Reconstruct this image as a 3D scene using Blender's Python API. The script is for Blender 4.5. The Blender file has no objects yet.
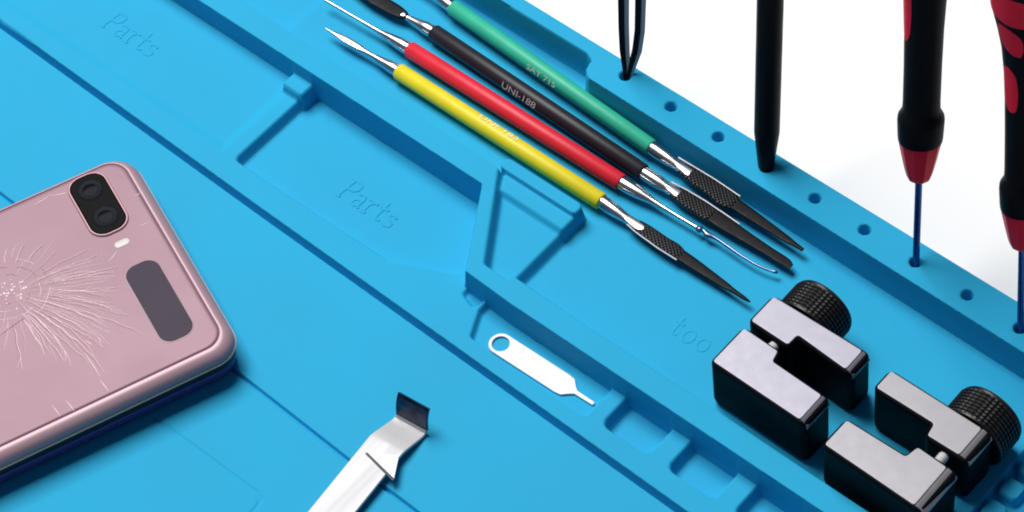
import bpy, math, random
import numpy as np
from mathutils import Vector, Matrix

random.seed(7)
scene = bpy.context.scene
col = scene.collection
MM = 0.001

# ------------------------------------------------------------------ camera (world axes = the mat's axes, lengths in mm)
FPX, PPX, PPY, ELEV, AZIM, PXMM = 3000.0, 840.0, 256.0, math.radians(55), math.radians(37.2), 3.1
R_ = np.array([math.cos(AZIM), math.sin(AZIM), 0.0])
G_ = np.array([-math.sin(AZIM), math.cos(AZIM), 0.0])
Z_ = np.array([0.0, 0.0, 1.0])
D_ = math.cos(ELEV) * G_ - math.sin(ELEV) * Z_
U_ = math.sin(ELEV) * G_ + math.cos(ELEV) * Z_
CAM = -(FPX / PXMM) * D_


def P(px, py, z=0.0):
    """the point at height z seen at a pixel of the photograph"""
    v = D_ + (px - PPX) / FPX * R_ - (py - PPY) / FPX * U_
    return CAM + v * (z - CAM[2]) / v[2]


LEAN = math.radians(18)                                  # the standing tools lean back a little in their loose holes


def P_upright(px, py, base):
    """the point seen at a pixel in the plane through base in which the standing tools lie"""
    v = D_ + (px - PPX) / FPX * R_ - (py - PPY) / FPX * U_
    n = G_ * math.cos(LEAN) - Z_ * math.sin(LEAN)
    t = ((base - CAM) @ n) / (v @ n)
    return CAM + v * t


cd = bpy.data.cameras.new("camera")
co = bpy.data.objects.new("camera", cd)
col.objects.link(co)
cd.sensor_width = 36.0
cd.lens = FPX * 36.0 / 1024.0
cd.shift_x = (512 - PPX) / 1024.0
cd.clip_start, cd.clip_end = 0.02, 50.0
m = Matrix(((R_[0], U_[0], -D_[0], CAM[0] * MM), (R_[1], U_[1], -D_[1], CAM[1] * MM),
            (R_[2], U_[2], -D_[2], CAM[2] * MM), (0, 0, 0, 1)))
co.matrix_world = m
scene.camera = co


# ------------------------------------------------------------------ materials
def lin(r, g, b):
    f = lambda c: (c / 255 / 12.92) if c / 255 <= 0.04045 else ((c / 255 + 0.055) / 1.055) ** 2.4
    return (f(r), f(g), f(b))


def mat(name, color, rough=0.5, metal=0.0, spec=0.5, var=0.0, vscale=60.0, bump=0.0, bscale=1500.0, coat=0.0,
        stretch=None, rvar=0.0, knurl=0.0, kperiod=1.0):
    M = bpy.data.materials.new(name)
    M.use_nodes = True
    nt = M.node_tree
    b = nt.nodes["Principled BSDF"]
    b.inputs["Base Color"].default_value = (*color, 1)
    b.inputs["Roughness"].default_value = rough
    b.inputs["Metallic"].default_value = metal
    b.inputs["Specular IOR Level"].default_value = spec
    b.inputs["Coat Weight"].default_value = coat
    tc = nt.nodes.new("ShaderNodeTexCoord")
    mp = nt.nodes.new("ShaderNodeMapping")
    nt.links.new(tc.outputs["Object"], mp.inputs["Vector"])
    if stretch:
        mp.inputs["Scale"].default_value = stretch
    if var or rvar:
        n = nt.nodes.new("ShaderNodeTexNoise")
        n.inputs["Scale"].default_value = vscale
        n.inputs["Detail"].default_value = 5
        nt.links.new(mp.outputs[0], n.inputs["Vector"])
        if var:
            rp = nt.nodes.new("ShaderNodeMapRange")
            rp.inputs["From Min"].default_value, rp.inputs["From Max"].default_value = 0.3, 0.7
            rp.inputs["To Min"].default_value, rp.inputs["To Max"].default_value = 1 - var, 1 + var
            nt.links.new(n.outputs["Fac"], rp.inputs["Value"])
            mx = nt.nodes.new("ShaderNodeVectorMath")
            mx.operation = "SCALE"
            mx.inputs[0].default_value = color
            nt.links.new(rp.outputs[0], mx.inputs["Scale"])
            nt.links.new(mx.outputs[0], b.inputs["Base Color"])
        if rvar:
            rr = nt.nodes.new("ShaderNodeMapRange")
            rr.inputs["From Min"].default_value, rr.inputs["From Max"].default_value = 0.3, 0.7
            rr.inputs["To Min"].default_value, rr.inputs["To Max"].default_value = max(rough - rvar, 0.02), rough + rvar
            nt.links.new(n.outputs["Fac"], rr.inputs["Value"])
            nt.links.new(rr.outputs[0], b.inputs["Roughness"])
    if bump:
        n2 = nt.nodes.new("ShaderNodeTexNoise")
        n2.inputs["Scale"].default_value = bscale
        n2.inputs["Detail"].default_value = 3
        nt.links.new(mp.outputs[0], n2.inputs["Vector"])
        bp = nt.nodes.new("ShaderNodeBump")
        bp.inputs["Strength"].default_value = bump
        bp.inputs["Distance"].default_value = 0.0003
        nt.links.new(n2.outputs["Fac"], bp.inputs["Height"])
        nt.links.new(bp.outputs[0], b.inputs["Normal"])
    if knurl:
        w = []
        for rot in (0.7, -0.9):
            m2 = nt.nodes.new("ShaderNodeMapping")
            m2.inputs["Rotation"].default_value = (0, 0, rot)
            nt.links.new(tc.outputs["Object"], m2.inputs["Vector"])
            wv = nt.nodes.new("ShaderNodeTexWave")
            wv.inputs["Scale"].default_value = 2 * math.pi / (20 * kperiod * MM)
            nt.links.new(m2.outputs[0], wv.inputs["Vector"])
            w.append(wv)
        mu = nt.nodes.new("ShaderNodeMath")
        mu.operation = "MULTIPLY"
        nt.links.new(w[0].outputs["Fac"], mu.inputs[0])
        nt.links.new(w[1].outputs["Fac"], mu.inputs[1])
        bp = nt.nodes.new("ShaderNodeBump")
        bp.inputs["Strength"].default_value = knurl
        bp.inputs["Distance"].default_value = 0.0004
        nt.links.new(mu.outputs[0], bp.inputs["Height"])
        nt.links.new(bp.outputs[0], b.inputs["Normal"])
    return M


MAT = dict(
    silicone=mat("blue_silicone", (0.027, 0.392, 0.665), 0.6, spec=0.06, var=0.035, vscale=25, bump=0.10, bscale=1400, rvar=0.06),
    table=mat("white_table", (0.92, 0.92, 0.925), 0.6, spec=0.2, var=0.008, vscale=6),
    yellow=mat("yellow_rubber", (0.80, 0.66, 0.02), 0.42, spec=0.35, var=0.05, vscale=150, bump=0.1),
    red=mat("red_rubber", (0.74, 0.022, 0.045), 0.42, spec=0.35, var=0.05, vscale=150, bump=0.1),
    blackh=mat("black_rubber", (0.016, 0.013, 0.019), 0.45, spec=0.4, var=0.1, vscale=150, bump=0.1),
    green=mat("green_rubber", (0.035, 0.47, 0.30), 0.42, spec=0.35, var=0.05, vscale=150, bump=0.1),
    steel=mat("bright_steel", (0.60, 0.59, 0.60), 0.27, 1.0),
    dark_steel=mat("blackened_steel", (0.005, 0.005, 0.008), 0.4, 0.0, spec=0.10, rvar=0.08, vscale=400, bump=0.2, bscale=2500),
    grip=mat("knurled_blackened_steel", (0.014, 0.014, 0.016), 0.34, 0.25, spec=0.25, knurl=0.8, kperiod=1.0),
    ink=mat("white_ink", (0.45, 0.45, 0.46), 0.6),
    ink_green=mat("pale_ink", (0.62, 0.85, 0.74), 0.6),
    ink_yellow=mat("pale_yellow_ink", (0.92, 0.90, 0.55), 0.6),
    pink=mat("pink_glass", (0.275, 0.162, 0.200), 0.38, 0.1, spec=0.18, var=0.04, vscale=40, rvar=0.04),
    gold=mat("pale_gold_trim", (0.72, 0.52, 0.44), 0.35, 0.0, spec=0.3),
    frame=mat("pink_frame_highlight", (0.42, 0.275, 0.32), 0.36, 0.15, spec=0.3),  # paler than the glass: the bevel's highlight put into the colour
    gap=mat("black_gap", (0.006, 0.006, 0.008), 0.4),
    lower=mat("purple_black_shell", (0.095, 0.065, 0.23), 0.25, 0.1, spec=0.3, rvar=0.05, vscale=200),
    camglass=mat("black_camera_glass", (0.002, 0.002, 0.003), 0.12, spec=0.012),
    lensring=mat("dark_lens_ring", (0.010, 0.012, 0.016), 0.3, spec=0.02),
    lensglass=mat("lens_glass", (0.004, 0.006, 0.012), 0.12, spec=0.02),
    camrim=mat("pink_metal_rim", (0.40, 0.22, 0.25), 0.4, 0.2, spec=0.3),
    flash=mat("flash_diffuser", (0.60, 0.56, 0.56), 0.4),
    screen=mat("dark_cover_glass", (0.058, 0.044, 0.066), 0.4, spec=0.06, var=0.04, vscale=120),
    screenrim=mat("pale_pink_edge", (0.40, 0.26, 0.31), 0.4, spec=0.2),
    crack=mat("crack_edge", lin(236, 206, 214), 0.3, 0.0, spec=0.8),
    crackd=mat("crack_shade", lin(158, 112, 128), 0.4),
    shard=mat("crushed_glass", lin(224, 196, 205), 0.4, spec=0.8, var=0.1, vscale=900, bump=0.8, bscale=1200),
    clampblack=mat("black_anodised_body", (0.004, 0.004, 0.006), 0.5, spec=0.05, rvar=0.05, vscale=200, bump=0.08),
    plate=mat("satin_silver_plate", (0.30, 0.29, 0.345), 0.45, 0.5, rvar=0.03, vscale=250, bump=0.05, bscale=2500),
    plate2=mat("satin_grey_plate", (0.28, 0.275, 0.30), 0.45, 0.5, rvar=0.03, vscale=250, bump=0.05, bscale=2500),
    knob=mat("black_knurled_knob", (0.008, 0.008, 0.009), 0.36, spec=0.3),
    nickel=mat("white_steel", (0.68, 0.67, 0.675), 0.42, 0.1, spec=0.2, rvar=0.06, vscale=80),
    lever=mat("brushed_steel", (0.52, 0.52, 0.54), 0.45, 0.12, spec=0.2, rvar=0.08, vscale=260, stretch=(1, 0.06, 1), bump=0.12, bscale=900),
    dark_reflect=mat("steel_dark_reflection", (0.035, 0.045, 0.085), 0.25, 0.9, rvar=0.08, vscale=300, var=0.5),  # lever tip: its dark reflection is put into the base colour
    probe=mat("steel_blue_reflection", (0.16, 0.22, 0.36), 0.3, 0.9),  # blue of the mat's reflection put into the steel colour
    edge=mat("ground_steel_edge", (0.42, 0.42, 0.44), 0.42, 0.8),
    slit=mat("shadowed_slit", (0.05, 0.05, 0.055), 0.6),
    blackpen=mat("black_nylon", (0.004, 0.004, 0.006), 0.36, spec=0.07, bump=0.1, rvar=0.06, vscale=150),
    sdblack=mat("soft_black_grip", (0.004, 0.004, 0.006), 0.45, spec=0.05, bump=0.2, bscale=2500),
    sdred=mat("red_grip_plastic", (0.70, 0.009, 0.035), 0.4, spec=0.10, var=0.05, vscale=100),
    blueshaft=mat("blue_coated_steel", (0.03, 0.085, 0.26), 0.25, 0.8, rvar=0.05, vscale=200),
)


# ------------------------------------------------------------------ mesh helpers
BASE = {}


def tag(o, label=None, cat=None, group=None, kind=None):
    if label: o["label"] = label
    if cat: o["category"] = cat
    if group: o["group"] = group
    if kind: o["kind"] = kind
    return o


def thing(name, base, label, cat, group=None):
    o = bpy.data.objects.new(name, None)
    o.empty_display_size = 0.01
    col.objects.link(o)
    b = np.array(base, float)
    o.location = b * MM
    BASE[o.name] = b
    return tag(o, label, cat, group)


class MB:
    def __init__(s):
        s.v, s.f = [], []

    def add(s, vs, fs):
        n = len(s.v)
        s.v += [tuple(map(float, p)) for p in vs]
        s.f += [tuple(i + n for i in f) for f in fs]

    def loft(s, loops, cap0=True, cap1=True, closed=True):
        n = len(loops[0])
        vs = [p for L in loops for p in L]
        fs = []
        for k in range(len(loops) - 1):
            for i in range(n if closed else n - 1):
                j = (i + 1) % n
                fs.append((k * n + i, k * n + j, (k + 1) * n + j, (k + 1) * n + i))
        if cap0: fs.append(tuple(range(n - 1, -1, -1)))
        if cap1: fs.append(tuple(range((len(loops) - 1) * n, len(loops) * n)))
        s.add(vs, fs)

    def build(s, name, material, parent=None, base=None, smooth=35, weighted=False):
        me = bpy.data.meshes.new(name)
        b = BASE[parent.name] if parent is not None else (np.array(base, float) if base is not None else np.zeros(3))
        me.from_pydata([((p[0] - b[0]) * MM, (p[1] - b[1]) * MM, (p[2] - b[2]) * MM) for p in s.v], [], s.f)
        import bmesh
        bm = bmesh.new()
        bm.from_mesh(me)
        bmesh.ops.recalc_face_normals(bm, faces=bm.faces)
        bm.to_mesh(me)
        bm.free()
        me.materials.append(MAT[material])
        me.shade_smooth()
        me.set_sharp_from_angle(angle=math.radians(smooth))
        o = bpy.data.objects.new(name, me)
        col.objects.link(o)
        if weighted:
            wn = o.modifiers.new("weighted_normals", "WEIGHTED_NORMAL")
            wn.keep_sharp = True
            wn.weight = 80
        BASE[o.name] = b
        if parent is not None:
            o.parent = parent
        else:
            o.location = b * MM
        return o


def unit(v):
    v = np.asarray(v, float)
    return v / np.linalg.norm(v)


def frame(axis, ref=(0, 0, 1)):
    a = unit(axis)
    s = unit(np.cross(ref, a)) if abs(np.dot(unit(ref), a)) < 0.98 else unit(np.cross((0, 1, 0), a))
    return a, s, np.cross(a, s)


def ring(c, s, u, rs, ru, n, sq=2.0):
    out = []
    for i in range(n):
        t = 2 * math.pi * i / n
        ct, st = math.cos(t), math.sin(t)
        k = lambda x: math.copysign(abs(x) ** (2 / sq), x)
        out.append(np.asarray(c) + s * rs * k(ct) + u * ru * k(st))
    return out


def lathe(base, axis, prof, n=32, ref=(0, 0, 1)):
    a, s, u = frame(axis, ref)
    mb = MB()
    mb.loft([ring(np.asarray(base, float) + a * h, s, u, r, r, n) for h, r in prof])
    return mb


def tube(mb, pts, r, n=8, flat=1.0):
    pts = [np.asarray(p, float) for p in pts]
    loops = []
    for i, p in enumerate(pts):
        t = unit(pts[min(i + 1, len(pts) - 1)] - pts[max(i - 1, 0)])
        ref = (0, 0, 1) if abs(t[2]) < 0.9 else (0, 1, 0)
        s = unit(np.cross(ref, t)); u = np.cross(t, s)
        rr = r[i] if isinstance(r, (list, tuple)) else r
        loops.append(ring(p, s, u, rr, rr * flat, n))
    mb.loft(loops)


def round_poly(pts, r, n=5):
    out = []
    N = len(pts)
    for i in range(N):
        p0, p, p1 = (np.asarray(pts[(i + k) % N], float)[:2] for k in (-1, 0, 1))
        rr = r[i] if isinstance(r, (list, tuple)) else r
        a, b = unit(p0 - p), unit(p1 - p)
        ang = math.acos(max(-1, min(1, float(a @ b))))
        if rr <= 0 or ang > 3.0:
            out.append(p); continue
        t = min(rr / math.tan(ang / 2), 0.49 * np.linalg.norm(p0 - p), 0.49 * np.linalg.norm(p1 - p))
        q = t * math.tan(ang / 2)
        c = p + unit(a + b) * (q / math.sin(ang / 2))
        s0, s1 = p + a * t - c, p + b * t - c
        a0, a1 = math.atan2(s0[1], s0[0]), math.atan2(s1[1], s1[0])
        dd = (a1 - a0 + math.pi) % (2 * math.pi) - math.pi
        for k in range(n + 1):
            th = a0 + dd * k / n
            out.append(c + q * np.array([math.cos(th), math.sin(th)]))
    return out


def inset(poly, d):
    N = len(poly)
    area = sum(poly[i][0] * poly[(i + 1) % N][1] - poly[(i + 1) % N][0] * poly[i][1] for i in range(N))
    sg = 1 if area > 0 else -1
    out = []
    for i in range(N):
        p0, p, p1 = poly[i - 1], poly[i], poly[(i + 1) % N]
        e0 = p - p0; e1 = p1 - p
        e0 = e0 / (np.linalg.norm(e0) + 1e-9); e1 = e1 / (np.linalg.norm(e1) + 1e-9)
        n0 = np.array([-e0[1], e0[0]]) * sg; n1 = np.array([-e1[1], e1[0]]) * sg
        nn = n0 + n1
        L = np.linalg.norm(nn)
        nn = nn / L if L > 1e-6 else n0
        out.append(p + nn * d / max(0.5, float(nn @ n0)))
    return out


def slab(poly, prof, xf=None):
    """prof: list of (inset, z); xf maps (x, y, z) to the world"""
    mb = MB()
    loops = []
    for d, z in prof:
        q = inset(poly, d) if d else poly
        loops.append([(p[0], p[1], z) if xf is None else xf(p[0], p[1], z) for p in q])
    mb.loft(loops)
    return mb


def text_mb(body, height, origin, xdir, ydir, depth=0.12, sx=1.0):
    """flat printed lettering; origin = left end of the baseline"""
    cu = bpy.data.curves.new("lettering", "FONT")
    cu.body = body
    cu.size = 1.0
    cu.extrude = 0.0
    ob = bpy.data.objects.new("lettering", cu)
    col.objects.link(ob)
    dg = bpy.context.evaluated_depsgraph_get()
    me = ob.evaluated_get(dg).to_mesh()
    k = height / 0.7
    X, Y = unit(xdir), unit(ydir)
    N = np.cross(X, Y)
    mb = MB()
    n = len(me.vertices)
    co_ = [np.asarray(origin, float) + X * v.co.x * k * sx + Y * v.co.y * k for v in me.vertices]
    fs = [tuple(p.vertices) for p in me.polygons]
    mb.add([c + N * depth for c in co_], fs)
    ob.evaluated_get(dg).to_mesh_clear()
    bpy.data.objects.remove(ob)
    bpy.data.curves.remove(cu)
    return mb


# ------------------------------------------------------------------ table
TZ = -14.6
mb = MB()
mb.add([(-2500, -2500, TZ), (2500, -2500, TZ), (2500, 2500, TZ), (-2500, 2500, TZ)], [(0, 1, 2, 3)])
o = mb.build("table_surface", "table")
tag(o, "plain white table top under the blue mat", "table", kind="structure")

# ------------------------------------------------------------------ the mat: one moulded sheet, heights on a fine grid
RIDGE, APRON, FLOOR, RIM = 0.0, -9.0, -9.0, 4.0
X0, X1, Y0, Y1, STEP = -330.0, 128.0, -262.0, 18.3, 0.5
nx, ny = int((X1 - X0) / STEP) + 1, int((Y1 - Y0) / STEP) + 1
gx = np.linspace(X0, X1, nx)


def rows(a, b, bands, coarse):
    """grid lines, set closer together where the walls run"""
    out, y = [], a
    while y < b - 1e-6:
        out.append(y)
        y += next((st for lo, hi, st in bands if lo - st <= y < hi), coarse)
    return np.array(out + [b])


gy = rows(Y0, Y1, [(-152, -141.5, 0.16), (-103, -91.5, 0.13), (-80.6, -76.6, 0.08), (-49.4, -46.8, 0.08), (-41, -37.5, 0.15), (1.0, 5.6, 0.08), (10.5, 14, 0.2)], 0.5)
ny = len(gy)
XX, YY = np.meshgrid(gx, gy)
H = np.full((ny, nx), APRON)


def sdf(poly, x, y):
    d = np.full(x.shape, 1e9)
    ins = np.zeros(x.shape, bool)
    N = len(poly)
    for i in range(N):
        ax, ay = poly[i][:2]; bx, by = poly[(i + 1) % N][:2]
        ex, ey = bx - ax, by - ay
        wx, wy = x - ax, y - ay
        t = np.clip((wx * ex + wy * ey) / (ex * ex + ey * ey), 0, 1)
        d = np.minimum(d, (wx - ex * t) ** 2 + (wy - ey * t) ** 2)
        c = (ay > y) != (by > y)
        with np.errstate(divide="ignore", invalid="ignore"):
            xi = ex * (y - ay) / (by - ay if by != ay else 1e-9) + ax
        ins ^= c & (x < xi)
    return np.where(ins, -np.sqrt(d), np.sqrt(d))


def sm(t):
    t = np.clip(t, 0, 1)
    return 0.55 * t + 0.45 * (t * t * (3 - 2 * t))


def region(poly, pad):
    xs = [p[0] for p in poly]; ys = [p[1] for p in poly]
    i0, i1 = np.searchsorted(gx, [min(xs) - pad, max(xs) + pad]); j0, j1 = np.searchsorted(gy, [min(ys) - pad, max(ys) + pad])
    return slice(max(j0 - 1, 0), j1 + 1), slice(max(i0 - 1, 0), i1 + 1)


def level(poly, z, draft=1.3, r=0.0, side="in"):
    """set the level inside poly; the wall slopes inwards (a pocket) or outwards (a raised part)"""
    if r: poly = round_poly(poly, r)
    sl = region(poly, draft + 1)
    d = sdf(poly, XX[sl], YY[sl])
    t = sm(-d / draft) if side == "in" else sm(1 - d / draft)
    H[sl] = H[sl] * (1 - t) + z * t


def groove(pts, w, depth):
    for a, b in zip(pts[:-1], pts[1:]):
        pl = [a, b]
        sl = region(pl, w + 1)
        x, y = XX[sl], YY[sl]
        ex, ey = b[0] - a[0], b[1] - a[1]
        t = np.clip(((x - a[0]) * ex + (y - a[1]) * ey) / (ex * ex + ey * ey), 0, 1)
        d = np.hypot(x - a[0] - ex * t, y - a[1] - ey * t)
        H[sl] = np.minimum(H[sl], APRON - depth * np.clip(1.25 * (1 - d / w), 0, 1))


# pockets below the apron
level([(-324, -86), (-193.5, -86), (-193.5, -40), (-324, -40)], -10.0, 4.0, r=[2, 2, 0, 0])
level([(-188.8, -86), (-120, -85.5), (-98, -76), (-98, -40), (-188.8, -40)], -13.0, 1.2, r=[2, 4, 4, 0, 0])
level([(-92.5, -81), (-84.5, -83.5), (-84.5, -70), (-92.5, -70)], -10.8, 1.2, r=2)
level([(-84, -82), (-79.2, -92.0), (-30.2, -93.2), (-30.2, -70), (-84, -70)], -11.6, 0.9, r=[0.5, 1.5, 2, 0, 0])
for k in range(5):
    xa = -24.8 + 26.4 * k
    level([(xa, -92.0), (xa + 19.4, -92.0), (xa + 19.4, -70), (xa, -70)], -14.0, 1.9, r=[3, 3, 0, 0])
level([(-195.5, -54), (-187.2, -54), (-187.2, -40), (-195.5, -40)], -5.4, 0.9, side="out")
# the raised tool tray region and its ridge
ridge = [(-328, -47.3), (-111.2, -47.8), (-94.2, -74.6), (-92.6, -77.3), (-72.3, -78.2), (126, -79.0), (126, 30), (-328, 30)]
level(ridge, RIDGE, 1.0, side="out")
# the trough behind the ridge
trough = [(-324.0, -38.2), (-109.0, -40.0), (-105.6, -43.2), (-88.6, -69.6), (126, -70.6), (126, 10), (-324.0, 16)]
level(trough, FLOOR, 1.5, r=[1, 1, 1, 2, 0, 0, 0])
level([(-323, -37), (-212, -37), (-212, 11), (-323, 11)], -12.4, 1.5, r=2)
# the stepped block between the ridge and the pens
level([(-109, -39.6), (-80.4, -39.6), (-80.4, -70), (-88.6, -70)], -5.0, 2.0, side="out")
level([(-110, -36.5), (-80.0, -36.5), (-80.0, -44.4), (-106, -44.4)], -2.9, 1.6, side="out")
level([(-112.2, -34.0), (-79.6, -34.0), (-79.6, -38.2), (-112.2, -38.2)], -1.2, 0.8, r=1.5, side="out")
# raised keypad-like pads at the right end of the tray
level([(86.6, -49), (117, -49), (117, -17.8), (86.6, -17.8)], -12.5, 0.8, r=2)
for k in range(3):
    for q in range(3):
        cx, cy = 91.8 + 10.0 * q, -23.0 - 9.9 * k
        level([(cx - 3.2, cy - 3.2), (cx + 3.2, cy - 3.2), (cx + 3.2, cy + 3.2), (cx - 3.2, cy + 3.2)], FLOOR + 0.6, 0.7, r=1.5, side="out")
# the back rim with its cut-back left part
rim = [(-328, 12.6), (-116.6, 12.9), (-113.4, 11.4), (-112.6, 7.2), (-109.6, 5.0), (-40, 4.3), (126, 2.7), (126, 40), (-328, 40)]
level(rim, RIM, 1.1, r=[0, 1.5, 1.5, 1.5, 2, 0, 0, 0, 0], side="out")
HOLES = [(-100.2, 13.0), (-79.8, 12.2), (-59.4, 11.8), (-38.9, 11.5), (-18.6, 11.2), (1.8, 10.9), (22.4, 10.6), (43.1, 10.3), (63.7, 10.0)]
for hx, hy in HOLES:
    sl = region([(hx - 4, hy - 4), (hx + 4, hy + 4)], 0)
    d = np.hypot(XX[sl] - hx, YY[sl] - hy)
    t = sm((2.05 - d) / 0.9)
    H[sl] = np.where(d < 2.3, RIM - 0.5 * sm((2.3 - d) / 0.5) - 7 * t, H[sl])
# fold line, thin moulding lines
groove([(-330, -91.0), (-294, -92.2), (-169, -96.2), (-55, -99.2), (128, -104.0)], 1.35, 4.9)
groove([(-330, -139.5), (-240.4, -143.1), (-127.6, -146.9), (-79.5, -149.3), (128, -157)], 0.8, 1.6)
groove([(-160, -174.4), (-93.8, -175.1), (-90.5, -176.5), (-89.8, -180), (-89.8, -262)], 0.6, 0.45)
# softened outer edge
e = np.minimum(np.minimum(XX - X0, X1 - XX), np.minimum(YY - Y0, Y1 - YY))
H -= 1.0 * np.clip(1 - e / 1.5, 0, 1) ** 2

nv = nx * ny
verts = np.empty((nv + 2 * (nx + ny) * 1 + 8, 3))
verts[:nv, 0], verts[:nv, 1], verts[:nv, 2] = XX.ravel(), YY.ravel(), H.ravel()
idx = np.arange(nv).reshape(ny, nx)
quads = np.stack([idx[:-1, :-1], idx[:-1, 1:], idx[1:, 1:], idx[1:, :-1]], -1).reshape(-1, 4)
border = np.concatenate([idx[0, :-1], idx[:-1, -1], idx[-1, :0:-1], idx[:0:-1, 0]])
nb = len(border)
verts = verts[:nv + nb]
verts[nv:, :2] = verts[border, :2]
verts[nv:, 2] = TZ + 0.05
bi = np.arange(nb)
bn = (bi + 1) % nb
skirt = np.stack([border[bn], border[bi], nv + bi, nv + bn], -1)
faces = np.concatenate([quads, skirt]).astype(np.int32)
me = bpy.data.meshes.new("repair_mat")
me.vertices.add(len(verts)); me.vertices.foreach_set("co", (verts * MM).astype(np.float32).ravel())
me.loops.add(faces.size); me.loops.foreach_set("vertex_index", faces.ravel())
me.polygons.add(len(faces)); me.polygons.foreach_set("loop_start", np.arange(0, faces.size, 4, dtype=np.int32))
me.update(calc_edges=True)
me.validate()
me.materials.append(MAT["silicone"])
me.shade_smooth()
me.set_sharp_from_angle(angle=math.radians(80))
mat_o = bpy.data.objects.new("repair_mat", me)
col.objects.link(mat_o)
BASE[mat_o.name] = np.zeros(3)
tag(mat_o, "blue silicone repair mat with moulded trays, spread under all the tools", "mat")

# moulded lettering (stroke letters), letter cell in units of the height
GLYPH = {
    "P": (0.72, [[(0, 0), (0.22, 0)], [(0.1, 0), (0.2, 1.0)], [(0.08, 1.0), (0.5, 1.0), (0.62, 0.9), (0.62, 0.68), (0.48, 0.52), (0.16, 0.5)]]),
    "a": (0.62, [[(0.06, 0.56), (0.2, 0.64), (0.38, 0.6), (0.42, 0.45), (0.4, 0.08), (0.5, 0.0)], [(0.41, 0.36), (0.2, 0.34), (0.06, 0.22), (0.1, 0.06), (0.24, 0.0), (0.4, 0.12)]]),
    "r": (0.55, [[(0.02, 0), (0.28, 0)], [(0.14, 0), (0.14, 0.62), (0.02, 0.62)], [(0.14, 0.42), (0.26, 0.6), (0.44, 0.62)]]),
    "t": (0.55, [[(0.2, 0.98), (0.2, 0.14), (0.28, 0.02), (0.46, 0.08)], [(0.04, 0.64), (0.44, 0.64)]]),
    "s": (0.55, [[(0.42, 0.54), (0.26, 0.63), (0.08, 0.56), (0.1, 0.42), (0.26, 0.33), (0.42, 0.24), (0.42, 0.08), (0.24, 0.0), (0.04, 0.08)]]),
    "o": (0.66, [[(0.3 + 0.25 * math.cos(t * math.pi / 8), 0.32 + 0.32 * math.sin(t * math.pi / 8)) for t in range(17)]]),
    "l": (0.5, [[(0.05, 1.0), (0.22, 1.0), (0.22, 0.02)], [(0.04, 0.02), (0.42, 0.02)]]),
}


def moulded(word, start, end_dir, h, z, sp=1.0):
    mb = MB()
    X = unit(np.array([*end_dir, 0.0])); Y = np.array([-X[1], X[0], 0])
    c = np.array([start[0], start[1], z])
    for ch in word:
        w, strokes = GLYPH[ch]
        for st in strokes:
            tube(mb, [c + X * a * h + Y * b * h for a, b in st], 0.5, 8, 0.42)
        c = c + X * w * h * sp
    return mb.build("lettering", "silicone", mat_o)


moulded("Parts", P(336, 194, -13), (1, 0.0), 8.2, -12.95, 0.98)
moulded("Parts", P(101, 27, -11), (1, 0.0), 8.2, -9.98, 0.98)
moulded("too", P(667, 331, FLOOR), (1, 0.02), 7.6, FLOOR - 0.02, 1.12)


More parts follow.
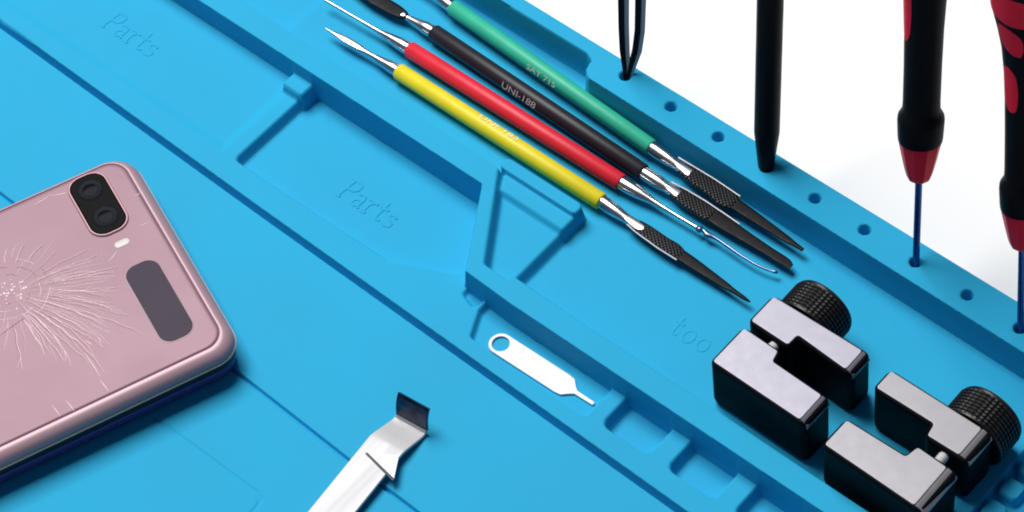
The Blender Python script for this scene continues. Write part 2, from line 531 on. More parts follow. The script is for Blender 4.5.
# ------------------------------------------------------------------ carving tools in the trough
def pen(cname, z, le, re, ltip, rtip, rad, handle, label, left, right, lettering=None):
    """le/re: pixel centres of the handle's ends; ltip/rtip: pixels of the tips"""
    A, B = P(*le, z), P(*re, z)
    t = thing("carving_tool", ((A + B) / 2 - np.array([0, 0, rad])), label, "carving tool", "double-ended carving tools in the tray")
    a, s, u = frame(B - A)
    L = np.linalg.norm(B - A)
    hb = lathe(A, a, [(0, rad * 0.72), (0.15, rad * 0.88), (0.7, rad), (L * 0.5, rad * 1.01), (L - 0.7, rad), (L - 0.15, rad * 0.88), (L, rad * 0.72)], 36)
    ho = hb.build("handle", handle, t)

    def blade(E, tip_px, secs, name, material, ez, n=24):
        T = P(*tip_px, ez)
        ax = T - E
        Lb = np.linalg.norm(ax)
        aa, ss, uu = frame(ax)
        mb = MB()
        loops = []
        full = np.array([list(q) + [0.0] * (5 - len(q)) for q in secs], float)
        fs = np.concatenate([np.linspace(p, q, 7)[:-1] for p, q in zip(full[:-1, 0], full[1:, 0])] + [full[-1:, 0]])
        cols5 = [fs]
        for c5 in range(1, 5):
            v5 = full[:, c5]
            m5 = np.gradient(v5, full[:, 0])
            for i5 in range(1, len(v5) - 1):
                if (v5[i5] - v5[i5 - 1]) * (v5[i5 + 1] - v5[i5]) <= 0: m5[i5] = 0
            k5 = np.clip(np.searchsorted(full[:, 0], fs, side="right") - 1, 0, len(v5) - 2)
            h5 = full[k5 + 1, 0] - full[k5, 0]
            t5 = (fs - full[k5, 0]) / h5
            cols5.append((2 * t5**3 - 3 * t5**2 + 1) * v5[k5] + (t5**3 - 2 * t5**2 + t5) * h5 * m5[k5] + (-2 * t5**3 + 3 * t5**2) * v5[k5 + 1] + (t5**3 - t5**2) * h5 * m5[k5 + 1])
        for sc in np.stack(cols5, 1):
            f, w, th = sc[:3]
            off = sc[3] if len(sc) > 3 else 0.0
            up_ = sc[4] if len(sc) > 4 else 0.0
            fl = abs(w - th) > .5 and name in ("blade", "knurled_grip")
            loops.append(ring(E + aa * f * Lb + ss * off + uu * up_, ss, uu, max(w * (1.12 if fl else 1), .12), max(th * (.75 if fl else 1), .1), 24 if fl else n, 4.5 if fl else 2.0 if abs(w - th) < .5 else 3.0))
        mb.loft(loops)
        return mb.build(name, material, t), E, aa, ss, uu, Lb

    for E, tip, spec in ((A, ltip, left), (B, rtip, right)):
        for name, material, secs in spec["parts"]:
            if name == "edge":
                T = P(*tip, spec["z"]); aa, ss, uu = frame(T - E); Lb = np.linalg.norm(T - E)
                mb = MB()
                sgn = 1 if np.dot(ss, s) > 0 else -1
                tube(mb, [E + aa * f * Lb + ss * sgn * (w + math.copysign(.32, w)) + uu * (h + .45) for f, w, h in secs], 0.34, 8)
                mb.build("ground_edge", "edge", t)
            else:
                blade(E, tip, secs, name, material, spec["z"])
    if lettering:
        body, hgt, f0, phi, inkm, sx = lettering
        n_ = u * math.sin(phi) + s * math.cos(phi)         # outwards
        yd = np.cross(n_, a)
        tm = text_mb(body, hgt, A + a * L * f0 + n_ * (rad * 1.01 + 0.02) - yd * hgt / 2, a, yd, 0.05, sx)
        tm.build("lettering", inkm, ho)
    return t


pz = -5.3
pen("yellow", pz, (398, 71), (602, 202), (325, 28), (750, 302), 3.0, "yellow",
    "yellow handled carving tool, the nearest to the mat's stepped divider", 
    dict(z=-5.0, parts=[("metal_tip", "steel", [(-.02, 2.0, 2.0), (.06, 2.15, 2.15), (.2, 1.7, 1.6), (.38, 1.0, 1.0), (.52, 1.25, .7, 0, .2), (.7, 1.35, .5, 0, .3), (.86, .8, .4, 0, .1), (1, .15, .15)])]),
    dict(z=-5.6, parts=[("metal_ferrule", "steel", [(-.03, 2.1, 2.1), (.03, 2.35, 2.35), (.09, 2.25, 2.1), (.18, 1.7, 1.2), (.25, 1.9, .9), (.3, 2.0, .8)]),
                        ("knurled_grip", "grip", [(.235, 1.9, .95), (.28, 2.2, 1.1), (.42, 2.25, 1.1), (.53, 2.0, 1.0), (.545, 1.6, .8)]),
                        ("blade", "dark_steel", [(.53, 1.9, .8), (.6, 1.85, .7), (.75, 1.4, .6), (.9, .85, .5), (.985, .5, .4), (1, .3, .3)]),
                        ("edge", "steel", [(.2, -1.6, .1), (.26, -2.1, .0), (.42, -2.45, .0), (.545, -2.15, .0)])]),
    ("UNI-182", 2.0, 0.40, math.radians(68), "ink_yellow", 1.7))
pen("red", pz, (409, 49), (622, 183), (325, 0), (776, 275), 3.0, "red",
    "red handled carving tool between the yellow and the black one",
    dict(z=-4.4, parts=[("metal_tip", "steel", [(-.02, 2.2, 2.2), (.06, 2.35, 2.35), (.2, 1.8, 1.8), (.34, 1.0, 1.0), (.5, .7, .7), (1, .5, .5)])]),
    dict(z=-6.0, parts=[("metal_ferrule", "steel", [(-.03, 2.2, 2.2), (.03, 2.45, 2.45), (.1, 2.2, 2.2), (.2, 1.3, 1.3), (.27, .9, .9), (.5, .75, .75), (.505, .9, .9)]),
                        ("hooked_probe", "probe", [(.49, .75, .75), (.51, 1.25, 1.1), (.53, .8, .8, .3), (.56, 1.15, .9, -.2), (.6, .7, .7, .2), (.7, .6, .6, -.1), (.8, .5, .5, -.5), (.9, .45, .45, -.4), (.965, .42, .42, .4), (.985, .6, .6, .8), (1, .3, .3, 1.0)])]))
pen("black", pz, (433, 32), (644, 173), (372, -3), (792, 266), 3.0, "blackh",
    "black handled carving tool with white print, between the red and the green one",
    dict(z=-5.0, parts=[("metal_tip", "steel", [(-.03, 2.1, 2.1), (.08, 2.3, 2.3), (.25, 1.7, 1.5), (.4, 1.2, .9), (.5, 1.3, .7)]),
                        ("blade", "dark_steel", [(.42, 1.2, .9), (.55, 2.0, .8), (.75, 2.3, .7), (1.0, 2.2, .6), (1.25, 1.4, .5), (1.5, .4, .3)])]),
    dict(z=-5.4, parts=[("metal_ferrule", "steel", [(-.03, 2.1, 2.1), (.03, 2.4, 2.4), (.1, 2.3, 2.2), (.17, 1.9, 1.5), (.24, 2.0, .9)]),
                        ("knurled_grip", "grip", [(.2, 1.9, 1.0), (.27, 2.5, 1.1), (.36, 2.6, 1.1), (.455, 2.6, 1.1), (.47, 2.2, .8)]),
                        ("blade", "dark_steel", [(.46, 2.3, .8), (.52, 2.35, .75), (.7, 1.9, .6), (.85, 1.55, .5), (.97, 1.35, .4), (1, 1.0, .35, -.5)]),
                        ("edge", "steel", [(.16, 1.9, .3), (.25, 2.5, .1), (.38, 2.75, .1), (.5, 2.55, .1), (.62, 2.2, .1)])]),
    ("UNI-188", 2.3, 0.36, math.radians(150), "ink", 1.32))
pen("green", pz + 0.8, (452, 7), (652, 148), (432, -7), (803, 250), 2.9, "green",
    "green handled carving tool lying along the mat's back rim",
    dict(z=-4.2, parts=[("metal_tip", "steel", [(-.06, 2.0, 2.0), (.1, 2.2, 2.2), (.6, 1.6, 1.6), (1.2, 1.0, 1.0), (2.6, 1.4, .5), (4, .3, .3)])]),
    dict(z=-5.0, parts=[("metal_ferrule", "steel", [(-.03, 2.1, 2.1), (.03, 2.4, 2.4), (.1, 2.3, 2.2), (.19, 1.8, 1.3), (.26, 2.0, .9)]),
                        ("knurled_grip", "grip", [(.2, 1.9, 1.0), (.29, 2.6, 1.1), (.4, 2.7, 1.1), (.545, 2.65, 1.1), (.56, 2.1, .8)]),
                        ("blade", "dark_steel", [(.55, 2.1, .8), (.6, 2.0, .75), (.78, 1.5, .6), (.93, 1.0, .5), (1, .7, .4)]),
                        ("edge", "steel", [(.15, 1.9, .4), (.24, 2.3, .2), (.38, 2.85, .1), (.55, 2.85, .1)])]),
    ("SAT 715", 2.0, 0.41, math.radians(152), "ink_green", 1.35))


# ------------------------------------------------------------------ clamps
def clamp(front, back, zt, z0, label, kx, kr, plate, knob_label, endw):
    cx = sum(p[0] for p in front + back) / len(front + back); cy = sum(p[1] for p in front + back) / len(front + back)
    t = thing("screw_clamp", (cx, cy, z0), label, "clamp", "small screw clamps on the mat")
    for poly, rr in ((front, None), (back, None)):
        rp = round_poly(poly, 1.6, 5)
        rp = inset([np.asarray(p) for p in rp], -0.9)
        body = slab(rp, [(2.2, z0), (1.0, z0 + .5), (.3, z0 + 1.4), (0, z0 + 2.8), (0, zt - 1.1), (.3, zt - .5), (.9, zt - .15), (1.5, zt - .1)])
        jo = body.build("jaw", "clampblack", t, smooth=50, weighted=True)
        x1 = max(p[0] for p in poly)
        pl = [(min(p[0], x1 - endw), p[1]) for p in poly]
        rp2 = [np.asarray(p) for p in round_poly(pl, [1.0] * len(pl), 4)]
        ip = inset(rp2, .1)
        top = slab([np.asarray((min(p[0], x1 - endw), p[1])) for p in ip], [(0, zt - .3), (0, zt + .25), (.25, zt + .45)])
        top.build("metal_plate", plate, jo, smooth=50, weighted=True)
        ys = [p[1] for p in poly if p[0] > x1 - 3]
        ya, yb = min(ys) + .2, max(ys) - .2
        mbe = MB()
        arc = [(x1 - endw + .25, zt + .42), (x1 - endw * .55, zt + .2), (x1 - endw * .25, zt - .35), (x1 + .55, zt - 1.0), (x1 + .95, zt - 2.2)]
        inn = [(x - .5, z - .8) for x, z in arc]
        prof = arc + inn[::-1]
        mbe.loft([[(x, y, z) for x, z in prof] for y in (ya, yb)])
        mbe.build("rounded_plate_end", plate, jo, smooth=60)
    yf = max(p[1] for p in front); yb2 = min(p[1] for p in back)
    lathe((kx, yf - 6, zt - 3.2), (0, 1, 0), [(0, 1.8)] + [(i * .5, 1.8 if i % 2 else 1.5) for i in range(1, 26)] + [(16, 1.8)], 20).build("screw_rod", "nickel", t)
    yk = max(p[1] for p in back)
    prof_n = 84
    mbk = MB()
    zc = (z0 + zt) / 2 + .2
    loops = []
    hs = [(-.3, .0, 0), (0.8, .55, 0)]
    k = 0
    y = 1.4
    hs.append((1.0, 1.0, 0))
    while y < 11.5:
        hs += [(y, 1.0, 1), (y + .75, 1.0, 1), (y + .9, .97, 0), (y + 1.15, .97, 0)]
        y += 1.3
    hs += [(12.2, .99, 0), (12.9, .95, 0), (13.2, .88, 0)]
    for h, f, kn in hs:
        L = []
        for i in range(prof_n):
            th = 2 * math.pi * i / prof_n
            r = kr * max(f, .5) + (.28 if (kn and i % 2 == 0) else 0.0)
            L.append((kx + r * math.cos(th), yk + h, zc + r * math.sin(th)))
        loops.append(L)
    mbk.loft(loops)
    mbk.build("knurled_knob", "knob", t, smooth=25)
    return t


CZ = 14.0
clamp([(-1.4, -63.4), (35.0, -64.0), (35.3, -52.8), (13.6, -52.2), (12.6, -48.2), (-1.2, -47.8)],
      [(-1.3, -44.4), (13.6, -44.6), (13.8, -39.8), (35.1, -41.0), (35.4, -32.2), (-1.2, -32.8)],
      CZ, FLOOR, "black screw clamp with lavender silver top, open side facing the other clamp", 8.9, 11.0, "plate", None, 2.0)
clamp([(44.4, -66.4), (81.0, -67.2), (82.0, -50.4), (67.6, -50.0), (66.6, -54.9), (44.6, -55.3)],
      [(44.6, -40.6), (66.6, -40.4), (67.4, -45.0), (82.0, -44.8), (82.4, -32.8), (44.7, -32.8)],
      CZ, FLOOR, "black screw clamp with plain grey top beside the raised square pads", 74.6, 11.5, "plate2", None, 3.0)


# ------------------------------------------------------------------ sim ejector pin
def sim_pin():
    z = -11.58
    C0 = P(501, 345, z); T = P(594, 405, z)
    # straight line of the paddle, in the mat's plane
    a = unit(np.array([T[0] - C0[0], T[1] - C0[1] - 0.0, 0])); b = np.array([-a[1], a[0], 0])
    L = float((T - C0) @ a)
    w = 3.95
    n = 40
    Lp = L - 9.5
    outer = []
    ths = np.linspace(math.pi / 2, 3 * math.pi / 2, n)
    for th in ths: outer.append((w * math.cos(th), w * math.sin(th)))
    outer += [(Lp - 3.5, -w), (Lp - 1.2, -w + .35), (Lp + 1.0, -1.6), (Lp + 2.2, -.75), (L - .3, -.65), (L, -.3), (L, .3), (L - .3, .65), (Lp + 2.2, .75), (Lp + 1.0, 1.6), (Lp - 1.2, w - .35), (Lp - 3.5, w)]
    mb = MB()
    hr = 2.85
    # plate with a round hole: ring half + strip, built as an outer wall, an inner wall and triangulated faces
    import bmesh
    bm = bmesh.new()
    def loop(pts, zz): return [bm.verts.new((p[0], p[1], zz)) for p in pts]
    hole = [(hr * math.cos(t), hr * math.sin(t)) for t in np.linspace(0, 2 * math.pi, 33)[:-1]]
    me = bpy.data.meshes.new("sim_ejector_pin")
    edges = []
    for pts in (outer, hole):
        vs = loop(pts, 0.0)
        for i in range(len(vs)): edges.append(bm.edges.new((vs[i], vs[(i + 1) % len(vs)])))
    bmesh.ops.triangle_fill(bm, edges=edges, use_beauty=True)
    for f in bm.faces:
        if f.normal.z < 0: f.normal_flip()
    g = bmesh.ops.extrude_face_region(bm, geom=list(bm.faces))
    up = [v for v in g["geom"] if isinstance(v, bmesh.types.BMVert)]
    bmesh.ops.translate(bm, vec=(0, 0, 0.8), verts=up)
    bmesh.ops.recalc_face_normals(bm, faces=bm.faces)
    for v in bm.verts:
        x, y, zz = v.co
        p = a * x + b * y
        v.co = Vector((p[0] * MM, p[1] * MM, zz * MM))
    bm.to_mesh(me); bm.free()
    me.materials.append(MAT["nickel"])
    o = bpy.data.objects.new("sim_ejector_pin", me)
    col.objects.link(o)
    o.location = (C0[0] * MM, C0[1] * MM, z * MM)
    bv = o.modifiers.new("soft_edge", "BEVEL"); bv.width = 0.00015; bv.segments = 2; bv.limit_method = "ANGLE"
    tag(o, "white steel sim ejector pin with a round eye, in the small tray pocket", "ejector pin")
    BASE[o.name] = C0
sim_pin()


# ------------------------------------------------------------------ bent pry lever
def lever():
    zt = APRON + 3.6
    L0, R0 = P(304, 512, zt), P(357, 512, zt)
    L1, R1 = P(372, 435, zt), P(400, 454, zt)
    ax = unit((L1 + R1) / 2 - (L0 + R0) / 2)
    sd = np.array([ax[1], -ax[0], 0])           # to the right
    cen = (L1 + R1) / 2
    cen[2] = APRON
    wh = 6.3
    t = thing("pry_lever", cen - ax * 30, "bent steel pry lever with an upturned tip, beside the fold line", "pry lever")
    # centre line in (distance along ax from the bend, height), widths
    prof = [(-95, 1.4), (-60, 2.4), (-30, 3.1), (-2, 3.55), (0, 3.6), (1.5, 3.5), (5, 2.6), (8.2, 1.75), (9.6, 1.5), (10.4, 1.6), (10.9, 2.1), (11.2, 2.7)]
    tipf = [(11.05, 2.3), (11.25, 3.0), (11.35, 4.0), (11.6, 5.6), (12.1, 7.6), (12.9, 9.6), (13.6, 10.8), (14.0, 11.2)]
    th = 1.2
    def strip(prof):
        mb = MB()
        loops = []
        for i, (d, z) in enumerate(prof):
            p0 = np.array(prof[max(i - 1, 0)]); p1 = np.array(prof[min(i + 1, len(prof) - 1)])
            tg = unit(p1 - p0); nrm = np.array([-tg[1], tg[0]])
            c = cen + ax * d + Z_ * z + sd * (1.3 * max(0, min(1, d / 11)))
            nv_ = ax * nrm[0] + Z_ * nrm[1]
            w = wh - 0.35 * max(0, min(1, d / 11))
            b = 0.2
            q = [(-w + b, 0), (w - b, 0), (w, -b), (w, -th + b), (w - b, -th), (-w + b, -th), (-w, -th + b), (-w, -b)]
            loops.append([c + sd * x + nv_ * y for x, y in q])
        mb.loft(loops)
        return mb
    strip(tipf).build("upturned_tip", "dark_reflect", t, smooth=25)
    mb = strip(prof)
    body = mb.build("bent_strip", "lever", t, smooth=25)
    # spring tongue cut into the strip: a raised wedge on the right with a dark slit at its foot
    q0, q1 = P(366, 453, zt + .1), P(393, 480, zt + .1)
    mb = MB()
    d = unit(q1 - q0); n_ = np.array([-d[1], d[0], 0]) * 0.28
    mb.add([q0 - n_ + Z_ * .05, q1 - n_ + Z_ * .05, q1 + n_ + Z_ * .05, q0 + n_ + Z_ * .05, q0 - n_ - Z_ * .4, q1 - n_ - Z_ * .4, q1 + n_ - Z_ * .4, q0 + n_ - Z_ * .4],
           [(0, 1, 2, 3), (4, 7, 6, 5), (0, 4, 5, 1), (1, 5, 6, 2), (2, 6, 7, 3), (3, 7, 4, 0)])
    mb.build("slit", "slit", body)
    w0, w1, w2 = q0 + n_ * 1.5, q1 + n_ * 1.5, P(399, 456, zt + .1)
    mb = MB()
    hi = Z_ * 0.55
    mb.add([w0 + hi * .3, w1 + hi, w2 + hi * .3, w0 - Z_ * .5, w1 - Z_ * .5, w2 - Z_ * .5], [(0, 1, 2), (5, 4, 3), (0, 3, 4, 1), (1, 4, 5, 2), (2, 5, 3, 0)])
    mb.build("spring_tongue", "nickel", body)
lever()


# ------------------------------------------------------------------ folded phone
def phone():
    zt = 5.5
    ang = math.radians(-21.6)
    a = np.array([math.cos(ang), math.sin(ang), 0]); b = np.array([a[1], -a[0], 0])
    O = P(125, 150, zt); O[2] = 0
    O = O - b * 0.7 + a * 0.2
    W, LEN = 89.8, 106.0
    xf = lambda x, y, z: O + a * x + b * y + Z_ * z
    loc = lambda px, py: (float((P(px, py, zt) - O) @ a), float((P(px, py, zt) - O) @ b))
    base = xf(W / 2, LEN / 2, APRON)
    t = thing("folding_phone", base, "folded pink flip phone with a cracked glass back, lying on the mat", "phone")
    rect = lambda x0, x1, y0, y1, r, n=8: round_poly([(x0, y0), (x1, y0), (x1, y1), (x0, y1)], r, n)
    out = rect(0, W, 0, LEN, 9.0, 10)
    inner = rect(1.7, W - 4.6, 3.6, LEN - 1.7, 6.5, 10)       # the glass is set into the frame, closer to its top edge

    def shell_mb(prof):
        """loops between the phone's outline (0) and the glass outline (1)"""
        mb = MB()
        mb.loft([[xf(*(np.asarray(p) * (1 - f) + np.asarray(q) * f), z) for p, q in zip(out, inner)] for f, z in prof])
        return mb
    up = shell_mb([(.06, 1.5), (0, 1.9), (0, 2.3), (.05, 3.1), (.15, 3.9), (.3, 4.55), (.5, 5.05), (.7, 5.32), (.88, 5.4), (.96, 5.34), (.99, 5.1), (1.02, 4.9)])
    band = up.build("frame_band", "frame", t, smooth=60)
    up = slab([np.asarray(p) for p in inner], [(0.02, 4.6), (0.06, 5.1), (.3, 5.36), (.8, 5.45), (1.6, zt)], xf)
    shell = up.build("glass_back", "pink", t, smooth=60, weighted=True)
    slab(out, [(.4, .5), (-.1, .65), (-.42, .8), (-.42, 1.1), (-.25, 1.3), (.1, 1.55)], xf).build("frame_trim", "gold", t)
    slab(out, [(1.0, -3.6), (1.0, .8)], xf).build("fold_gap", "gap", t)
    slab(out, [(2.6, APRON), (1.5, APRON + .8), (.9, APRON + 2.0), (.7, -4.6), (.9, -3.8), (1.6, -3.4)], xf).build("lower_shell", "lower", t, smooth=60, weighted=True)
    # camera island
    cx, cy = 15.8, 17.0
    isl = rect(cx - 12.6, cx + 12.6, cy - 6.0, cy + 6.0, 4.6, 8)
    rim = slab([np.asarray(p) for p in isl], [(-.75, zt - .4), (-.75, zt + .25), (-.45, zt + .6), (-.1, zt + .6), (.1, zt + .3)], xf)
    ro = rim.build("camera_island", "camrim", shell)
    slab([np.asarray(p) for p in isl], [(0.0, zt - .3), (.02, zt + .5), (.35, zt + .62)], xf).build("camera_glass", "camglass", ro, smooth=8)
    for q in (-6.2, 6.2):
        c = xf(cx + q, cy, zt + .55)
        lathe(c, Z_, [(0, 4.3), (.12, 4.3), (.2, 4.05), (.12, 3.7), (.1, 3.0)], 32).build("lens", "lensring", ro, smooth=15)
        lathe(c + Z_ * .1, Z_, [(0, 2.6), (.08, 2.5), (.13, 1.9), (.15, 1.0), (.16, .3)], 28).build("lens_glass", "lensglass", ro, smooth=20)
    fx, fy = loc(122, 243)
    slab([np.asarray(p) for p in rect(fx - 1.25, fx + 1.25, fy - 2.5, fy + 2.5, 1.2, 6)], [(0, zt - .2), (0, zt + .06), (.3, zt + .14)], xf).build("flash", "flash", shell)
    dx, dy = 60.8, 15.4
    dr = rect(dx - 16.6, dx + 16.6, dy - 5.6, dy + 5.6, 4.2, 8)
    slab([np.asarray(p) for p in dr], [(-.45, zt - .2), (-.45, zt + .05), (-.1, zt + .1)], xf).build("display_rim", "screenrim", shell)
    slab([np.asarray(p) for p in dr], [(0, zt - .2), (0, zt + .14), (.2, zt + .18)], xf).build("cover_display", "screen", shell, smooth=8)
    # cracked glass: ridges fanning out from the point of impact
    ix, iy = loc(8, 293)
    rnd = random.Random(21)
    light, dark = MB(), MB()

    def line(mb, pts, r):
        tube(mb, [xf(x, y, zt + .02) for x, y in pts], r, 6, 0.8)

    def inside(x, y): return 3.6 < x < W - 6 and 5.5 < y < LEN - 3 and not (abs(x - cx) < 14 and abs(y - cy) < 7.5) and not (abs(x - dx) < 17.8 and abs(y - dy) < 6.8)

    # angle measured in the phone plane: -b is towards the camera/display edge
    n_l = 76
    for k in range(n_l):
        th = math.radians(-112 + 260 * (k - 48 + rnd.uniform(-.3, .3)) / 28) if k >= 48 else math.radians(44 + 46 * (2 * (k + rnd.uniform(-.4, .4)) / 48 - 1) + rnd.uniform(-2, 2))
        toward = math.exp(-((math.degrees(th) - 44) / 50) ** 2)
        r0 = rnd.uniform(8.5, 12.5) if rnd.random() < .8 else rnd.uniform(3, 7)
        r1 = r0 + rnd.uniform(5, 14) + toward * rnd.uniform(12, 32)
        pts = []
        bend = rnd.uniform(-.05, .14)
        ph, am = rnd.uniform(0, 6), rnd.uniform(.05, .22)
        N = 16
        for i in range(N + 1):
            f = i / N
            rr = r0 + (r1 - r0) * f
            tt = th + bend * f * f + am / rr * math.sin(ph + rr * .8)
            x, y = ix + rr * math.sin(tt), iy - rr * math.cos(tt)
            if not inside(x, y): break
            pts.append((x, y))
        if len(pts) < 4: continue
        wdt = rnd.uniform(.045, .10)
        rad = [wdt * min(1, .35 + 4 * min(i, len(pts) - 1 - i) / len(pts)) for i in range(len(pts))]
        cut = rnd.randint(0, 4) if rnd.random() < .5 else 0
        if len(pts) - cut >= 3:
            line(light, pts[cut:], rad[cut:])
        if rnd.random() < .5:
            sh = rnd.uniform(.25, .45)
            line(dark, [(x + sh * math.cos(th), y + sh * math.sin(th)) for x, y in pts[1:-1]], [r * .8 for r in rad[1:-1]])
        if rnd.random() < .2:      # short branch
            i = rnd.randint(2, len(pts) - 2)
            x, y = pts[i]
            tb = th + rnd.choice((-1, 1)) * rnd.uniform(.3, .7)
            br = [(x + q * math.sin(tb), y - q * math.cos(tb)) for q in (0, 1.2, 2.6, 4.0)]
            if all(inside(*p) for p in br): line(light, br, [wdt, wdt * .9, wdt * .7, .05])
    # ring-shaped cracks round the crushed spot
    for rr in (4.2, 7.0, 10.2, 13.0):
        th = -2.0
        while th < 2.0:
            ln = rnd.uniform(.25, .8)
            pts = [(ix + (rr + rnd.uniform(-.35, .35)) * math.sin(th + ln * f / 5), iy - (rr + rnd.uniform(-.35, .35)) * math.cos(th + ln * f / 5)) for f in range(6)]
            if all(inside(*p) for p in pts) and rnd.random() < .6:
                line(light if rnd.random() < .6 else dark, pts, rnd.uniform(.07, .13))
            th += ln + rnd.uniform(.05, .5)
    # long crack to the lower left and nicks along the bevel
    line(dark, [loc(*p) for p in [(24, 318), (14, 325), (6, 331), (-6, 339)]], [.14, .16, .14, .06])
    for (px, py, qx, qy) in [(100, 380, 109, 392), (84, 352, 100, 376), (52, 405, 60, 416), (66, 400, 74, 411), (134, 196, 141, 193), (140, 226, 148, 222), (85, 340, 92, 345), (50, 196, 70, 192), (34, 205, 50, 195), (118, 250, 108, 262)]:
        x0, y0 = loc(px, py); x1, y1 = loc(qx, qy)
        line(light, [(x0, y0), ((x0 + x1) / 2 + .2, (y0 + y1) / 2 - .1), (x1, y1)], [.06, .17, .06])
    light.build("crack_ridges", "crack", shell, smooth=60)
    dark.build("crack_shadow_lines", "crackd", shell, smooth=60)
    sh = MB()
    for k in range(46):
        rr = abs(rnd.gauss(0, 3.6)); th = rnd.uniform(0, 6.28)
        x, y = ix + rr * math.sin(th), iy - rr * math.cos(th)
        s = rnd.uniform(.2, .7)
        ph = rnd.uniform(0, 6.28)
        pg = [np.array((x + s * rnd.uniform(.5, 1.2) * math.cos(ph + q * 2.1), y + s * rnd.uniform(.5, 1.2) * math.sin(ph + q * 2.1))) for q in range(3)]
        h = rnd.uniform(.05, .2)
        sh.add([xf(*p, zt - .05) for p in pg] + [xf(*p, zt + h * rnd.uniform(.2, 1)) for p in pg], [(0, 1, 2), (3, 5, 4), (0, 3, 4, 1), (1, 4, 5, 2), (2, 5, 3, 0)])
    sh.build("glass_splinters", "shard", shell, smooth=10)
phone()


# ------------------------------------------------------------------ tools standing in the rim's holes
def hole_base(i, z=RIM):
    return np.array([HOLES[i][0], HOLES[i][1], z])


# tweezers
def tweezers():
    B = hole_base(0, RIM - 2)
    t = thing("tweezers", B, "black tweezers standing point down in the mat's rim", "tweezers")
    for arm in ([(625.5, 79), (624.5, 66), (622.5, 48), (621.5, 25), (621.2, 0), (621.5, -60), (622.5, -130), (626, -190)],
                [(627.5, 79), (630.5, 66), (635, 50), (637.6, 30), (638.3, 0), (638, -60), (636.5, -130), (632, -190)]):
        pts = [P_upright(*p, B) for p in arm]
        mb, sv = MB(), MB()
        L1, L2 = [], []
        for i, p in enumerate(pts):
            f = [.55, .75, .95, 1.0, 1.05, 1.3, 1.5, 1.5][i]
            w, d = 1.0 * f, .75 * f + .3
            def rect(cx, w_, d_): return [p + R_ * (cx + sx * w_) + G_ * sy * d_ for sx, sy in ((-1, -1), (1, -1), (1, 1), (-1, 1))]
            L1.append(rect(0, w, d)); L2.append(rect(w + .72 * f, .72 * f + .04, d * .75))
        mb.loft(L1); sv.loft(L2)
        ao = mb.build("arm", "dark_tw", t)
        sv.build("bare_inner_face", "steel_tw", ao)


MAT["dark_tw"] = mat("black_coating", (0.004, 0.004, 0.006), 0.35, spec=0.1, rvar=0.05, vscale=300)
MAT["steel_tw"] = mat("bare_grey_steel", (0.42, 0.42, 0.43), 0.5, 0.1)
tweezers()


# black spudger pen
def spudger():
    B = hole_base(3)
    B = P(766, 166, RIM)
    T = P_upright(770.3, 0, B)
    ax = T - B
    px = np.linalg.norm(ax) / 166.0
    r = 13.2 / PXMM * 0.99
    t = thing("nylon_spudger", B, "plain black nylon spudger pen standing on the rim between tweezers and screwdrivers", "spudger")
    prof = [(-.2, r * .58), (.3, r * .64), (34 * px, r * .985), (37 * px, r), (166 * px, r * 1.02), (280 * px, r * 1.02), (284 * px, r * .9)]
    lathe(B, ax, prof, 28, ref=G_).build("barrel", "blackpen", t)
    lathe(B + unit(ax) * 284 * px, ax, [(0, r * .8), (10 * px, r * .55), (26 * px, r * .2)], 24, ref=G_).build("pointed_end", "blackpen", t)
spudger()


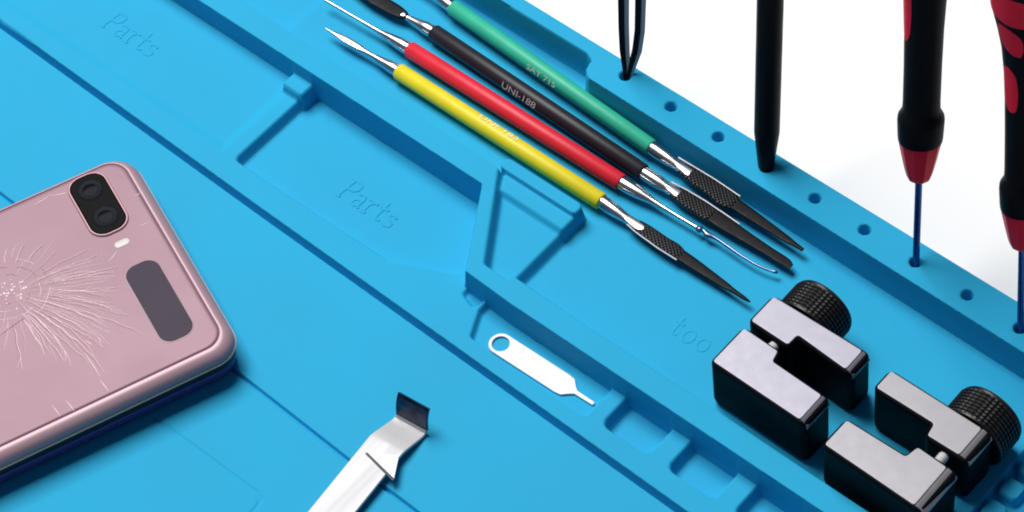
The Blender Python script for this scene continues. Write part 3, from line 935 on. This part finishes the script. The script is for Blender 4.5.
# screwdrivers
def screwdriver(i, basepx, toppx, rs, label, patches):
    B = P(*basepx, RIM)
    T = P_upright(*toppx, B)
    ax = T - B
    k = np.linalg.norm(ax) / math.hypot(toppx[0] - basepx[0], toppx[1] - basepx[1])     # mm along the axis per pixel
    q = 1 / PXMM * rs
    a, s, u = frame(ax, ref=G_)
    t = thing("precision_screwdriver", B, label, "screwdriver", "screwdrivers standing in the rim's holes")
    lathe(B - a * 5.5, ax, [(0, .7), (.5, 1.0), (5.5, 1.15), (5.5 + 3 * k, 3.6 * q), (5.5 + 90 * k, 3.6 * q)], 20, ref=G_).build("shaft", "blueshaft", t)
    fer = [(87, 8.5), (88, 10.8), (90, 12.2), (94, 13.6), (104, 16.2), (122, 20.4), (127, 21.2), (128, 21.0), (128.5, 18)]
    lathe(B, ax, [(h * k, r * q) for h, r in fer], 10, ref=G_).build("ferrule", "sdred", t, smooth=25)
    hp = [(126.5, 18.5), (127.2, 21.7), (131, 22.2), (140, 22.7), (147, 23.0), (150.5, 22.6), (153.5, 20.8), (156, 19.0), (159, 18.5), (166, 18.2), (200, 18.3), (235, 18.9), (262, 20.2), (285, 22.6), (305, 27), (325, 32.5), (350, 36), (400, 37), (440, 35), (452, 30), (455, 20)]
    ho = lathe(B, ax, [(h * k, r * q) for h, r in hp], 40, ref=G_).build("handle", "sdblack", t)
    hs, rs_ = [h for h, _ in hp], [r for _, r in hp]
    for h0, h1, th0, th1, slant in patches:
        # red plastic showing through the grip: a shell a little proud of the handle. angle 0 faces the camera, negative to the left
        fr = unit(-G_ - a * (-G_ @ a)); sr = np.cross(a, fr)
        if sr @ R_ < 0: sr = -sr
        mb = MB()
        rows, cols_ = 10, 10
        V, Fc = [], []
        for off in (.12, -.5):
            for i_ in range(rows + 1):
                for j_ in range(cols_ + 1):
                    fi, fj = i_ / rows * 2 - 1, j_ / cols_ * 2 - 1
                    # rounded square mapped to an ellipse-like outline
                    ex = fj * math.sqrt(max(0, 1 - .38 * fi * fi)); ey = fi * math.sqrt(max(0, 1 - .38 * fj * fj))
                    h = (h0 + h1) / 2 + ey * (h1 - h0) / 2 + slant * ex
                    th = math.radians((th0 + th1) / 2 + ex * (th1 - th0) / 2)
                    r = np.interp(h, hs, rs_) * q + off
                    V.append(B + a * h * k + (sr * math.sin(th) + fr * math.cos(th)) * r)
        n1 = (rows + 1) * (cols_ + 1)
        idg = lambda i_, j_, o_=0: o_ * n1 + i_ * (cols_ + 1) + j_
        for i_ in range(rows):
            for j_ in range(cols_):
                Fc.append((idg(i_, j_), idg(i_, j_ + 1), idg(i_ + 1, j_ + 1), idg(i_ + 1, j_)))
                Fc.append((idg(i_, j_, 1), idg(i_ + 1, j_, 1), idg(i_ + 1, j_ + 1, 1), idg(i_, j_ + 1, 1)))
        ed = [(0, j_) for j_ in range(cols_)] + [(i_, cols_) for i_ in range(rows)] + [(rows, j_) for j_ in range(cols_, 0, -1)] + [(i_, 0) for i_ in range(rows, 0, -1)]
        for e0, e1 in zip(ed, ed[1:] + ed[:1]):
            Fc.append((idg(*e0), idg(*e0, 1), idg(*e1, 1), idg(*e1)))
        mb.add(V, Fc)
        mb.build("grip_inlay", "sdred", ho, smooth=50)
    return t


screwdriver(6, (916, 262), (925.2, 0), 1.0, "black and red screwdriver with blue shaft whose whole blade shows, left of its twin",
            [(228, 300, -88, -40, 3), (312, 340, -60, 40, 0), (352, 430, -70, 10, 0)])
screwdriver(8, (1020.5, 328), (1027, 0), 1.0, "black and red screwdriver nearest the clamp, its handle cut by the photo's right edge",
            [(288, 314, -66, -8, -5), (230, 272, -78, -22, -3), (318, 345, -88, 30, -3), (352, 430, -70, 10, 0)])

# ------------------------------------------------------------------ light
w = bpy.data.worlds.new("World")
scene.world = w
w.use_nodes = True
bg = w.node_tree.nodes["Background"]
bg.inputs["Color"].default_value = (0.50, 0.66, 1.0, 1)
bg.inputs["Strength"].default_value = 0.105
focus = P(520, 250, -8)


def softbox(name, direction, dist, sx, sy, power, color=(1, 1, 1)):
    ld = bpy.data.lights.new(name, "AREA")
    ld.shape = "RECTANGLE"
    ld.size, ld.size_y = sx, sy
    ld.energy = power
    ld.color = color
    o = bpy.data.objects.new(name, ld)
    col.objects.link(o)
    pos = focus * MM + unit(direction) * dist
    o.location = pos
    o.rotation_euler = Vector(-unit(direction)).to_track_quat("-Z", "Y").to_euler()
    return o


softbox("key_softbox", -0.36 * R_ + 0.50 * G_ + 1.2 * Z_, 2.0, 1.06, 1.06, 53.0, (1.0, 0.985, 0.95))

scene.render.engine = "CYCLES"
scene.view_settings.view_transform = "Standard"
scene.view_settings.look = "None"
scene.view_settings.exposure = 0.0
scene.view_settings.gamma = 1.0
scene.cycles.use_denoising = True
scene.cycles.max_bounces = 8
scene.cycles.filter_width = 1.9
